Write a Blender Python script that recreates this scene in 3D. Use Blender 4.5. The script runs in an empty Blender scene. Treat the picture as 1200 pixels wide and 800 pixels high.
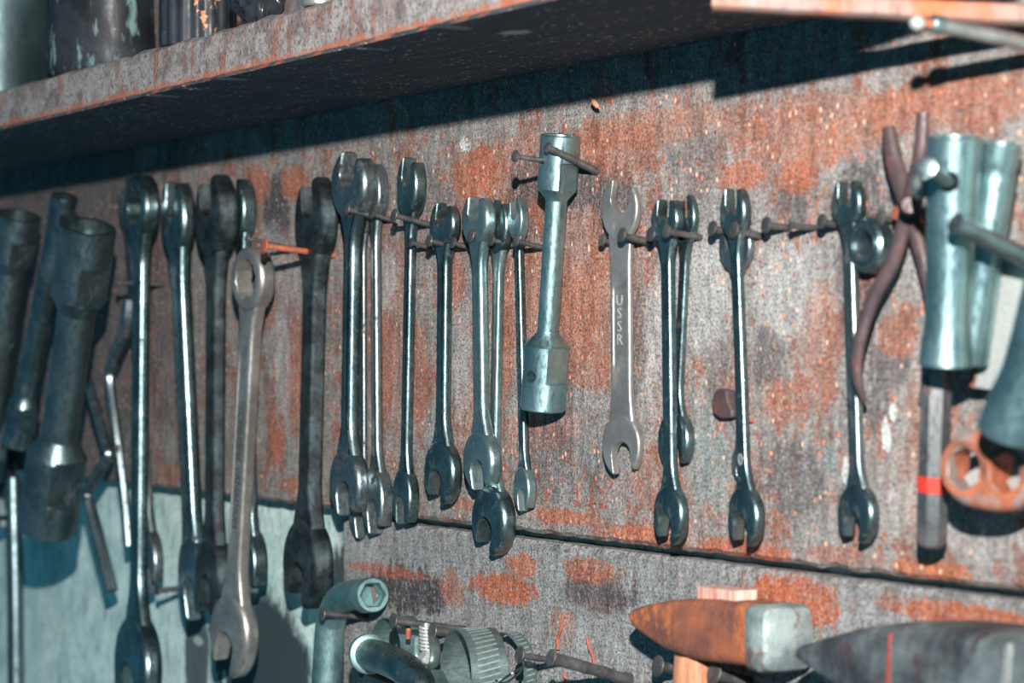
import bpy, bmesh, math, random
from mathutils import Vector, Matrix, noise
random.seed(7)
SC = bpy.context.scene
COL = SC.collection
# ------------------------------------------------------------------ camera
A = math.radians(62.0)
F = 1721.0 * math.tan(A)
SC0 = 1953.0
ZW = F / SC0
CAM = Vector((ZW*math.sin(A), -ZW*math.cos(A), 0.0))
DIR = Vector((-math.sin(A), math.cos(A), 0.0))
RGT = Vector((math.cos(A), math.sin(A), 0.0))
HY = 415.0
def ray(px, py):
    return DIR + RGT*((px-600.0)/F) + Vector((0, 0, (HY-py)/F))
def P(px, py, t=0.0):
    """place at distance t in front of the wall plane y=0"""
    r = ray(px, py)
    return CAM + r*((-t-CAM.y)/r.y)
def S(p):
    """image scale (px per metre) at a place"""
    return F/((p-CAM).dot(DIR))
cd = bpy.data.cameras.new('camera'); cam = bpy.data.objects.new('camera', cd); COL.objects.link(cam)
cam.location = CAM
cam.rotation_euler = (math.radians(90), 0, A)
cd.sensor_width = 36.0; cd.lens = F/1200.0*36.0; cd.shift_y = 15.0/1200.0
cd.clip_start = 0.02
cd.dof.use_dof = True; cd.dof.focus_distance = ZW*0.985; cd.dof.aperture_fstop = 10.0
SC.camera = cam
SC.view_settings.view_transform = 'Standard'; SC.view_settings.look = 'None'
SC.view_settings.gamma = 1.0; SC.view_settings.use_curve_mapping = False
SC.view_settings.exposure = 0.0

def proj(p):
    v = p-CAM; z = v.dot(DIR); return (600+F*v.dot(RGT)/z, HY-F*v.z/z)
# ------------------------------------------------------------------ node helpers
class NT:
    def __init__(self, name):
        self.m = bpy.data.materials.new(name); self.m.use_nodes = True
        self.t = self.m.node_tree; self.n = self.t.nodes; self.l = self.t.links
        self.n.clear()
        self.out = self.n.new('ShaderNodeOutputMaterial')
        self.b = self.n.new('ShaderNodeBsdfPrincipled')
        self.l.new(self.b.outputs[0], self.out.inputs[0])
        tc = self.n.new('ShaderNodeTexCoord'); self.co = tc.outputs['Object']
    def put(self, sock, v):
        if hasattr(v, 'is_linked'): self.l.new(v, sock)
        elif isinstance(v, (tuple, list)) and len(v) == 3 and sock.type == 'RGBA': sock.default_value = (*v, 1)
        else: sock.default_value = v
    def map(self, scale, loc=(0, 0, 0), co=None):
        n = self.n.new('ShaderNodeMapping'); self.l.new(co or self.co, n.inputs[0])
        n.inputs['Location'].default_value = loc; n.inputs['Scale'].default_value = scale
        return n.outputs[0]
    def noise(self, vec, scale=1.0, detail=4, rough=.6, dist=0.0):
        n = self.n.new('ShaderNodeTexNoise'); self.l.new(vec, n.inputs['Vector'])
        n.inputs['Scale'].default_value = scale; n.inputs['Detail'].default_value = detail
        n.inputs['Roughness'].default_value = rough; n.inputs['Distortion'].default_value = dist
        return n.outputs[0]
    def ramp(self, fac, stops):
        n = self.n.new('ShaderNodeValToRGB'); self.l.new(fac, n.inputs[0])
        e = n.color_ramp.elements
        while len(e) < len(stops): e.new(0.5)
        for k, (p, c) in enumerate(stops):
            e[k].position = p; e[k].color = (*c, 1) if len(c) == 3 else c
        return n.outputs[0]
    def step(self, v, a, b, lo=0.0, hi=1.0):
        n = self.n.new('ShaderNodeMapRange'); n.interpolation_type = 'SMOOTHSTEP'
        self.l.new(v, n.inputs[0])
        n.inputs[1].default_value = a; n.inputs[2].default_value = b
        n.inputs[3].default_value = lo; n.inputs[4].default_value = hi
        return n.outputs[0]
    def math(self, op, a, b=0.0):
        n = self.n.new('ShaderNodeMath'); n.operation = op
        self.put(n.inputs[0], a); self.put(n.inputs[1], b)
        return n.outputs[0]
    def vmath(self, op, a, b=(0, 0, 0)):
        n = self.n.new('ShaderNodeVectorMath'); n.operation = op
        self.put(n.inputs[0], a); self.put(n.inputs[1], b)
        return n
    def mix(self, fac, a, b, mode='MIX'):
        n = self.n.new('ShaderNodeMix'); n.data_type = 'RGBA'; n.blend_type = mode
        self.put(n.inputs[0], fac); self.put(n.inputs[6], a); self.put(n.inputs[7], b)
        return n.outputs[2]
    def voro(self, vec, scale, rnd=1.0):
        n = self.n.new('ShaderNodeTexVoronoi'); self.l.new(vec, n.inputs['Vector'])
        n.inputs['Scale'].default_value = scale; n.inputs['Randomness'].default_value = rnd
        return n
    def bump(self, h, strength=.3, dist=.001):
        n = self.n.new('ShaderNodeBump'); self.l.new(h, n.inputs['Height'])
        n.inputs['Strength'].default_value = strength; n.inputs['Distance'].default_value = dist
        self.l.new(n.outputs[0], self.b.inputs['Normal'])
    def set(self, **k):
        for key, v in k.items():
            self.put(self.b.inputs[key.replace('_', ' ')], v)
        return self.m

RUST = (.42, .105, .045); RUST2 = (.55, .19, .10); GREY = (.315, .30, .28); DARK = (.055, .05, .06)

def metal(name, c1, c2, metallic=.8, rough=.4, rust=0.0, rustcol=(.30, .09, .05), sc=220, bump=.15, pits=0.0):
    n = NT(name)
    big = n.noise(n.co, sc*.22, 5, .65); fine = n.noise(n.map((1, 1, .35)), sc*3.2, 4, .7)
    col = n.mix(n.step(big, .35, .68), c1, c2)
    col = n.mix(n.step(fine, .5, .75, 0, .55), col, tuple(x*.4 for x in c1))
    met = metallic
    rgh = n.step(fine, .3, .75, rough*.8, min(1, rough*1.5))
    if rust > 0:
        rn = n.noise(n.map((1, 1, .6), (3, 1, 7)), sc*.45, 6, .7)
        rm = n.step(rn, .66-rust*.35, .74-rust*.3)
        col = n.mix(rm, col, n.mix(n.step(fine, .35, .65), tuple(x*.5 for x in rustcol), rustcol))
        met = n.math('MULTIPLY', n.math('SUBTRACT', 1.0, rm), metallic)
        rgh = n.math('MAXIMUM', rgh, n.math('MULTIPLY', rm, .8))
    n.set(Base_Color=col, Metallic=met, Roughness=rgh)
    n.bump(n.math('ADD', fine, n.math('MULTIPLY', big, .6)), bump, .0006)
    return n.m

M = {}
M['bright'] = metal('bright_steel', (.19, .33, .345), (.36, .53, .54), .93, .32, .06, (.04, .05, .05), sc=160, bump=.03)
M['steel'] = metal('grey_steel', (.17, .26, .27), (.33, .44, .44), .88, .32, .05, (.05, .04, .04), sc=220, bump=.15)
M['worn'] = metal('worn_steel', (.24, .235, .225), (.40, .395, .375), .74, .36, .25, (.15, .07, .05), sc=180, bump=.15)
M['dark'] = metal('dark_steel', (.09, .14, .15), (.22, .31, .32), .95, .28, .22, (.03, .024, .024), sc=240, bump=.2)
M['dull'] = metal('dull_dark_steel', (.15, .19, .20), (.26, .31, .32), .93, .32, .30, (.035, .026, .027), sc=200, bump=.2)
M['black'] = metal('rough_black_steel', (.010, .014, .017), (.055, .08, .085), .55, .36, .3, (.006, .006, .008), sc=330, bump=1.0)
M['nail'] = metal('old_nail_steel', (.08, .08, .08), (.18, .175, .175), .65, .42, .25, (.10, .055, .045), sc=400, bump=.3)
M['nailrust'] = metal('rusty_nail', (.26, .08, .045), (.42, .12, .065), .1, .6, .5, (.45, .10, .05), sc=400, bump=.3)
M['rust'] = metal('rusty_iron', (.14, .06, .045), (.42, .13, .06), .1, .65, .5, (.50, .15, .055), sc=130, bump=.6)
M['rustdark'] = metal('dark_rusty_iron', (.06, .045, .05), (.13, .085, .085), .35, .5, .4, (.14, .055, .045), sc=160, bump=.3)
M['teal'] = metal('greenish_tube_steel', (.14, .26, .26), (.30, .46, .45), .85, .42, .1, (.07, .07, .07), sc=160, bump=.06)
M['hamface'] = metal('worn_hammer_face', (.13, .17, .175), (.40, .48, .47), .5, .5, .35, (.16, .10, .08), sc=150, bump=.6)
M['hamdark'] = metal('dark_hammer_iron', (.05, .055, .062), (.26, .30, .30), .45, .45, .3, (.07, .045, .055), sc=110, bump=.5)
M['zinc'] = metal('zinc_band', (.13, .19, .19), (.28, .37, .36), .8, .36, .2, (.08, .065, .06), sc=200, bump=.1)
def plain(name, c, rough=.5, metallic=0.0):
    n = NT(name); fine = n.noise(n.co, 900, 3)
    n.set(Base_Color=n.mix(n.step(fine, .35, .7), c, tuple(x*.65 for x in c)), Roughness=rough, Metallic=metallic); return n.m
M['dim'] = metal('dim_tube_steel', (.10, .15, .16), (.19, .26, .27), .93, .34, .2, (.03, .024, .026), sc=120, bump=.15)
M['red'] = plain('red_paint', (.50, .035, .02), .5)
M['pale'] = plain('pale_worn_steel', (.43, .45, .435), .5, .3)
M['ink'] = plain('dark_stamped_letters', (.05, .05, .05), .6)
M['relief'] = plain('pale_raised_letters', (.40, .41, .40), .5, .3)
M['hole'] = plain('hole_black', (.012, .016, .02), .7)  # near-black colour for the drilled holes

# ------------------------------------------------------------------ object helpers
def link(o, parent=None):
    COL.objects.link(o)
    if parent is not None: o.parent = parent
    return o
def tag(o, label=None, cat=None, group=None, kind=None):
    if label: o['label'] = label
    if cat: o['category'] = cat
    if group: o['group'] = group
    if kind: o['kind'] = kind
    return o
def finish(me, ang=35):
    me.polygons.foreach_set('use_smooth', [True]*len(me.polygons))
    me.set_sharp_from_angle(angle=math.radians(ang)); me.update()
def mobj(name, vf, mat, parent=None, ang=35):
    me = bpy.data.meshes.new(name); me.from_pydata([tuple(v) for v in vf[0]], [], vf[1]); me.validate()
    bm = bmesh.new(); bm.from_mesh(me); bmesh.ops.recalc_face_normals(bm, faces=bm.faces); bm.to_mesh(me); bm.free()
    me.materials.append(mat); finish(me, ang)
    return link(bpy.data.objects.new(name, me), parent)
def joinvf(*parts):
    V, Fc = [], []
    for v, f in parts:
        o = len(V); V += list(v); Fc += [tuple(i+o for i in q) for q in f]
    return V, Fc
def loft(rings, cap=True):
    n = len(rings[0]); V = [p for r in rings for p in r]; Fc = []
    for i in range(len(rings)-1):
        for j in range(n):
            a, b = i*n+j, i*n+(j+1) % n
            Fc.append((a, b, b+n, a+n))
    if cap:
        Fc.append(tuple(range(n))[::-1]); o = (len(rings)-1)*n; Fc.append(tuple(range(o, o+n)))
    return V, Fc
def torusloft(rings):
    n = len(rings[0]); m = len(rings); V = [p for r in rings for p in r]; Fc = []
    for i in range(m):
        for j in range(n):
            a, b = i*n+j, i*n+(j+1) % n; c, d = ((i+1) % m)*n+(j+1) % n, ((i+1) % m)*n+j
            Fc.append((a, b, c, d))
    return V, Fc
def lathe(prof, seg=32, closed=False, fn=None):
    """prof: list of (r,z); rings about z; closed = profile loops back (hollow)"""
    rings = []
    for (r, z) in prof:
        rings.append([Vector(((fn(k*2*math.pi/seg, r, z) if fn else r)*math.cos(k*2*math.pi/seg),
                              (fn(k*2*math.pi/seg, r, z) if fn else r)*math.sin(k*2*math.pi/seg), z)) for k in range(seg)])
    return torusloft(rings) if closed else loft(rings)
def smooth_path(pts, sub=6):
    pts = [Vector(p) for p in pts]
    if len(pts) < 3: return pts
    out = []
    for i in range(len(pts)-1):
        p0 = pts[max(i-1, 0)]; p1 = pts[i]; p2 = pts[i+1]; p3 = pts[min(i+2, len(pts)-1)]
        for k in range(sub):
            t = k/sub
            out.append(.5*((2*p1)+(p2-p0)*t+(2*p0-5*p1+4*p2-p3)*t*t+(3*p1-p0-3*p2+p3)*t**3))
    out.append(pts[-1]); return out
def tube(path, rad, seg=14, flat=1.0, up=None, rough=0.0):
    """sweep; rad number or list; flat = squash of the second axis"""
    m = len(path); rings = []
    T0 = (path[1]-path[0]).normalized()
    u = up or (Vector((0, 1, 0)) if abs(T0.y) < .8 else Vector((0, 0, 1)))
    for i, p in enumerate(path):
        T = (path[min(i+1, m-1)]-path[max(i-1, 0)]).normalized()
        u = (u-T*u.dot(T)).normalized(); v = T.cross(u)
        r = rad if not isinstance(rad, (list, tuple)) else rad[min(int(i*len(rad)/m), len(rad)-1)] if len(rad) != m else rad[i]
        ring = []
        for k in range(seg):
            a = 2*math.pi*k/seg
            rr = r*(1+rough*(noise.noise(p*400+Vector((math.cos(a), math.sin(a), 0))*2)))
            ring.append(p+u*(math.cos(a)*rr*flat)+v*(math.sin(a)*rr))
        rings.append(ring)
    return loft(rings)
def interp(keys, t):
    for (a, x), (b, y) in zip(keys, keys[1:]):
        if t <= b: return x+(y-x)*max(0, (t-a))/(b-a)
    return keys[-1][1]
def frame(bot, top, yaw=0.0):
    """matrix: origin at bot, z along the tool, local -Y = face, turned by yaw toward +x"""
    Z = (top-bot).normalized()
    n = Vector((math.sin(yaw), -math.cos(yaw), 0)); Y = -n
    Y = (Y-Z*Y.dot(Z)).normalized(); X = Y.cross(Z)
    m = Matrix((X, Y, Z)).transposed().to_4x4(); m.translation = bot
    return m
def empty(name, mat):
    o = bpy.data.objects.new(name, None); link(o); o.empty_display_size = .02
    o.matrix_world = mat; return o
def T3(x, y, z): return Matrix.Translation((x, y, z))
def apply_mods(o):
    dg = bpy.context.evaluated_depsgraph_get(); dg.update()
    me = bpy.data.meshes.new_from_object(o.evaluated_get(dg)); old = o.data
    o.modifiers.clear(); o.data = me; me.name = old.name
    bpy.data.meshes.remove(old)
def cut(o, vf, mat):
    """drill a hole through o (both in o's local frame)"""
    c = mobj('cutter', vf, mat, o.parent)
    c.matrix_basis = o.matrix_basis.copy()
    bpy.context.view_layer.update()
    md = o.modifiers.new('b', 'BOOLEAN'); md.object = c; md.operation = 'DIFFERENCE'; md.solver = 'EXACT'
    apply_mods(o); me = c.data; bpy.data.objects.remove(c); bpy.data.meshes.remove(me)
    finish(o.data)
def extrude(name, outer, T, mat, parent, holes=(), bw=.001, hbw=.0003, seg=3, inner=None):
    """2-D outline in (x,z) extruded along y by T, rounded along its rim. inner: outline indices with small bevel"""
    bm = bmesh.new(); lay = bm.edges.layers.float.new('bevel_weight_edge')
    loops = [list(outer)]+[list(h) for h in holes]
    allE = []
    for li, lp in enumerate(loops):
        f = [bm.verts.new((x, -T/2, z)) for x, z in lp]; b = [bm.verts.new((x, T/2, z)) for x, z in lp]
        n = len(lp); ef = []; eb = []
        for i in range(n):
            j = (i+1) % n
            bm.faces.new((f[i], f[j], b[j], b[i]))
            small = li > 0 or (inner and i in inner)
            for a, c, st in ((f[i], f[j], ef), (b[i], b[j], eb)):
                e = bm.edges.get((a, c)); e[lay] = hbw/bw if small else 1.0; st.append(e)
        allE.append((ef, eb, f, b))
    if len(loops) == 1:
        bm.faces.new(allE[0][2]); bm.faces.new(allE[0][3][::-1])
    else:
        for s in (0, 1):
            bmesh.ops.triangle_fill(bm, edges=[e for A_ in allE for e in A_[s]], use_beauty=True, use_dissolve=False)
    bmesh.ops.recalc_face_normals(bm, faces=bm.faces)
    me = bpy.data.meshes.new(name); bm.to_mesh(me); bm.free(); me.materials.append(mat)
    me.polygons.foreach_set('use_smooth', [True]*len(me.polygons))
    o = link(bpy.data.objects.new(name, me), parent)
    md = o.modifiers.new('bevel', 'BEVEL'); md.limit_method = 'WEIGHT'; md.width = bw; md.segments = seg
    md.use_clamp_overlap = True
    me.set_sharp_from_angle(angle=math.radians(40))
    wn = o.modifiers.new('wn', 'WEIGHTED_NORMAL'); wn.keep_sharp = True
    return o
def text_mesh(name, s, size, depth, mat, parent, loc, rot):
    c = bpy.data.curves.new(name, 'FONT'); c.body = s; c.size = size; c.extrude = depth
    c.align_x = 'CENTER'; c.align_y = 'CENTER'; c.resolution_u = 2; c.space_line = .85
    o = bpy.data.objects.new(name, c); COL.objects.link(o)
    dg = bpy.context.evaluated_depsgraph_get(); dg.update()
    me = bpy.data.meshes.new_from_object(o.evaluated_get(dg)); bpy.data.objects.remove(o); bpy.data.curves.remove(c)
    me.materials.clear(); me.materials.append(mat)
    t = link(bpy.data.objects.new(name, me), parent); t.location = loc; t.rotation_euler = rot
    return t

# ------------------------------------------------------------------ wrenches
def head_outline(R, w, el=1.0, vt=.82, c0=.1, ang=0.0, n=36, flip=1):
    ut = math.sqrt(1-vt*vt); w = min(w, ut*.86)
    th = math.atan2(vt, ut); pts = []
    for k in range(n+1):
        a = th+(-math.pi-2*th)*k/n
        pts.append((math.cos(a), math.sin(a)))
    m = len(pts)
    pts.append((-w, vt-.02)); pts.append((-w, c0))
    for k in range(1, 10):
        a = math.pi+math.pi*k/10; pts.append((w*math.cos(a), c0+w*.8*math.sin(a)))
    pts.append((w, c0)); pts.append((w, vt-.02))
    inner = set(range(m, len(pts)-1))
    ca, sa = math.cos(ang), math.sin(ang)
    return [(flip*R*(x*ca-y*sa), flip*R*el*(x*sa+y*ca)) for x, y in pts], inner
def ring_outlines(R, ri, points=12, el=1.0, n=40):
    o = [(R*math.cos(2*math.pi*k/n), R*el*math.sin(2*math.pi*k/n)) for k in range(n)]
    h = [(ri*(1 if k % 2 else .9)*math.cos(2*math.pi*k/(2*points)), ri*el*(1 if k % 2 else .9)*math.sin(2*math.pi*k/(2*points))) for k in range(2*points)]
    return o, h
def section(hw, ht, rc, d, rim):
    rc = min(rc, hw*.95, ht*.95); pts = []
    for cx, cy, a0 in ((hw-rc, ht-rc, 0), (-hw+rc, ht-rc, 90), (-hw+rc, -ht+rc, 180), (hw-rc, -ht+rc, 270)):
        for k in range(5):
            a = math.radians(a0+90*k/4); pts.append((cx+rc*math.cos(a), cy+rc*math.sin(a)))
        if a0 in (0, 180):
            x = max(hw-rim, hw*.3); x2 = x*.86; s = 1 if a0 == 0 else -1
            pts += [(s*x, s*ht), (s*x2, s*(ht-d)), (-s*x2, s*(ht-d)), (-s*x, s*ht)]
    return pts
def wrench(label, top, bot, t, wt, wb, ws, mat='dark', hmat=None, yaw=0, tr=.24, tsr=.5, ang=(15, 15), kind=('open', 'open'),
           recess=0.0, name='open_end_wrench', cat='wrench', group=None, slot=.43, rcf=.74, texts=(), vt=.86, shaftmat=None):
    """top/bot = tip pixels; wt/wb=(w,h) px of heads, ws = px of shaft"""
    tt, tb = t if isinstance(t, tuple) else (t, t)
    pt, pb = P(*top, tt), P(*bot, tb); yaw = math.radians(yaw)
    m = frame(pb, pt, yaw); L = (pt-pb).length
    root = tag(empty(name, m), label, cat, group)
    def dims(p, wpx, ratio):
        s = S(p); v = CAM-p; v.z = 0; v.normalize()
        c = v.dot(Vector((math.sin(yaw), -math.cos(yaw), 0))); sn = math.sqrt(max(0, 1-c*c))
        return wpx/s/(c+ratio*sn), s
    Ws, _ = dims((pt+pb)/2, ws, tsr); hw, ht = Ws/2, Ws*tsr/2
    info = []
    for p, (w, h), k in ((pt, wt, 0), (pb, wb, 1)):
        W, s = dims(p, w*1.12, tr); hm = h*1.04/s
        el = max(.9, min(1.5, hm/((1+vt)*W/2)))
        info.append((W/2, el, W*tr))
    (Rt, elt, Tt), (Rb, elb, Tb) = info
    zt = L-(vt if kind[0] == 'open' else 1)*Rt*elt; zb = (vt if kind[1] == 'open' else 1)*Rb*elb
    ht = min(ht, .46*min(Tt, Tb)) if tsr < .9 else ht
    # handle
    st = []
    def flare(R, el, d):
        if d < 1.0: return hw+(.66*R-hw)*(1-(d-.5)*.9)
        return hw+(.66*R-hw)*.55*max(0, (1.75-d)/.75)**1.6
    for d in (.55, .75, 1.0, 1.2, 1.4, 1.6, 1.8, 2.1): st.append((zb+d*Rb*elb, max(hw*.9, flare(Rb, elb, d))))
    z0, z1 = zb+2.1*Rb*elb, zt-2.1*Rt*elt
    for k in range(1, 14): st.append((z0+(z1-z0)*k/14, hw))
    for d in (2.1, 1.8, 1.6, 1.4, 1.2, 1.0, .75, .55): st.append((zt-d*Rt*elt, max(hw*.9, flare(Rt, elt, d))))
    rings = []
    for z, w_ in st:
        e = min((z-z0)/(.8*hw), (z1-z)/(.8*hw)) if recess else 0
        d = recess*max(0, min(1, e+.3)); rim = hw*.34
        rings.append([Vector((x, y, z)) for x, y in section(w_, ht, ht*rcf, d*ht, rim)])
    mobj('handle', loft(rings), M[shaftmat or mat], root, 32)
    hm_ = M[hmat or mat]
    for R, el, T, z, kd, an, fl, in ((Rt, elt, Tt, zt, kind[0], ang[0], 1), (Rb, elb, Tb, zb, kind[1], ang[1], -1)):
        if kd == 'open':
            ol, inn = head_outline(R, slot, el, vt, .27, math.radians(an), 36, fl)
            o = extrude('open_jaw', ol, T, hm_, root, bw=T*.34, hbw=T*.05, inner=inn, seg=4)
        else:
            ol, hl = ring_outlines(R, R*.66, 12, el)
            o = extrude('ring_end', ol, T*1.25, hm_, root, holes=[hl], bw=T*.30, hbw=T*.06)
        o.location = (0, 0, z)
    for (nm, s_, size, px_off, zf, rot, mt) in texts:
        text_mesh(nm, s_, size, .00015, M[mt], root, (px_off, -ht*(1-recess)-.0001, L*zf), (math.radians(90), math.radians(rot), 0))
    return root
# ------------------------------------------------------------------ nails
def nail(head, base, label, r=.0016, hr=.0036, mat='nail', dx=0.0, name='nail', group=None, bend=None, embed=.004):
    """head pixel, base pixel on the wall; driven square into the board (dx = sideways lean, m)"""
    if not isinstance(head, Vector):
        b = P(*base, 0); rr = ray(*head); k = (b.x+dx-CAM.x)/rr.x; h = CAM+rr*k
        if h.y > -.006: h = P(*head, .012)
    if isinstance(head, Vector): h, b = head, base
    ax = (h-b).normalized(); L = (h-b).length
    Z = ax; X = Z.orthogonal().normalized(); Y = Z.cross(X)
    m = Matrix((X, Y, Z)).transposed().to_4x4(); m.translation = b
    root = tag(empty(name, m), label, 'nail', group)
    pts = [Vector((0, 0, -embed)), Vector((0, 0, L*.35)), Vector((0, 0, L*.7)), Vector((0, 0, L-.0004))]
    if bend: pts[1] += Vector((bend, bend*.4, 0)); pts[2] += Vector((bend*.5, bend*.6, 0))
    pts = smooth_path(pts, 5)
    mobj('nail_shank', tube(pts, r, 12, rough=.25), M[mat], root, 50)
    h_ = lathe([(r*.9, L-.0016), (hr*.92, L-.0012), (hr, L-.0006), (hr*.96, L+.0001), (hr*.7, L+.0005), (hr*.01, L+.0006)], 18)
    mobj('nail_head', h_, M[mat], root, 40)
    return root

# ------------------------------------------------------------------ boards, wall, shelf
def patches(n, col, lst, co, big, amp=1.1):
    for (px, py, rx, ry, c, st) in lst:
        w = P(px, py, 0); s = S(w)
        cx = rx/s/max(.3, .55); cz = ry/s
        v = n.vmath('SUBTRACT', co, (w.x, 0, w.z)).outputs[0]
        v = n.vmath('MULTIPLY', v, (1/cx, 0, 1/cz)).outputs[0]
        d = n.vmath('LENGTH', v).outputs['Value']
        d = n.math('ADD', d, n.math('MULTIPLY', n.math('SUBTRACT', big, .5), amp*2.2))
        col = n.mix(n.step(d, 1.0, .78, 0, st), col, c)
    return col
def board_material(name, st, rust_bias=.0, seed=0.0, flecks=1.0, grey=GREY):
    n = NT(name)
    grain = n.noise(n.map((22, 100, 260), (seed, 0, 0)), 1.0, 5, .7)
    grain2 = n.noise(n.map((110, 200, 800), (seed+3, 0, 0)), 1.0, 3, .7)
    big = n.noise(n.map((34, 30, 20), (seed, 2, 1)), 1.0, 7, .72)
    vert = n.noise(n.map((120, 60, 34), (seed, 5, 2)), 1.0, 6, .75)
    fine = n.noise(n.map((620, 620, 620), (seed, 0, 0)), 1.0, 4, .8)
    mid = n.noise(n.map((150, 100, 120), (seed+9, 0, 4)), 1.0, 6, .78)
    g = n.mix(n.step(grain, .25, .75), tuple(x*.70 for x in grey), tuple(x*1.2 for x in grey))
    g = n.mix(n.step(mid, .48, .66, 0, .7), g, (.17, .165, .175))
    g = n.mix(n.step(vert, .42, .30, 0, .6), g, (.47, .45, .43))
    # orange paint, worn off along the grain
    rv = n.math('ADD', n.math('MULTIPLY', big, .5), n.math('ADD', n.math('MULTIPLY', vert, .25), n.math('MULTIPLY', mid, .35)))
    rm = n.step(rv, .60-rust_bias, .655-rust_bias)
    rcol = n.mix(n.step(mid, .38, .62), (.15, .055, .04), (.45, .12, .05))
    c = n.mix(n.math('MULTIPLY', rm, .85), g, rcol)
    dv = n.noise(n.map((45, 30, 17), (seed+21, 2, 5)), 1.0, 6, .7)
    c = n.mix(n.step(n.math('ADD', n.math('MULTIPLY', dv, .75), n.math('MULTIPLY', mid, .25)), .57, .68, 0, .8), c, (.075, .062, .07))
    c = patches(n, c, st, n.co, n.math('ADD', n.math('MULTIPLY', vert, .45), n.math('MULTIPLY', mid, .55)), 1.9)
    fine2 = n.noise(n.map((300, 300, 260), (seed+2, 0, 0)), 1.0, 5, .8)
    c = n.mix(n.step(fine2, .535, .585, 0, .8), c, tuple(x*.95 for x in grey))
    c = n.mix(n.step(fine2, .45, .40, 0, .65), c, (.085, .06, .06))
    c = n.mix(n.step(fine, .51, .62, 0, .82), c, (.05, .045, .05))
    c = n.mix(n.step(fine, .45, .34, 0, .5), c, (.52, .48, .46))
    c = n.mix(n.step(grain2, .56, .70, 0, .6), c, (.07, .058, .06))
    c = n.mix(n.step(n.math('ADD', n.math('MULTIPLY', mid, .5), n.math('MULTIPLY', big, .5)), .52, .62, 0, .5), c, (.10, .06, .05))
    vm = n.step(vert, .36, .62, .70, 1.25); fm = n.step(fine, .36, .62, 1.18, .72); f2 = n.step(n.noise(n.map((1300, 1300, 1300), (seed, 3, 0)), 1.0, 2, .6), .35, .65, 1.18, .80)
    mul = n.math('MULTIPLY', n.math('MULTIPLY', vm, fm), f2)
    c = n.vmath('MULTIPLY', c, mul).outputs[0]
    if flecks:
        vo = n.voro(n.map((190, 190, 150), (seed, 0, 0)), 1.0)
        pick = n.math('GREATER_THAN', n.noise(n.map((23, 23, 23), (seed, 4, 4)), 1.0, 3, .6), .46)
        rnd = n.vmath('DOT_PRODUCT', vo.outputs['Color'], (.6, .3, .1)).outputs['Value']
        m = n.math('MULTIPLY', n.step(vo.outputs['Distance'], .26, .14), n.math('MULTIPLY', pick, n.step(rnd, .38, .50)))
        c = n.mix(n.math('MULTIPLY', m, flecks*.9), c, n.mix(n.step(rnd, .62, .7), (.72, .27, .13), (.85, .55, .40)))
    n.set(Base_Color=c, Roughness=.78)
    n.b.inputs['Specular IOR Level'].default_value = .25
    n.bump(n.math('ADD', n.math('MULTIPLY', fine, .5), n.math('ADD', grain2, grain)), .35, .0012)
    return n.m
O = (.50, .125, .045); O2 = (.43, .145, .075); DK = (.06, .052, .06); LG = (.50, .48, .46); TL = (.24, .32, .31); WH = (.72, .78, .76)
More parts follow.
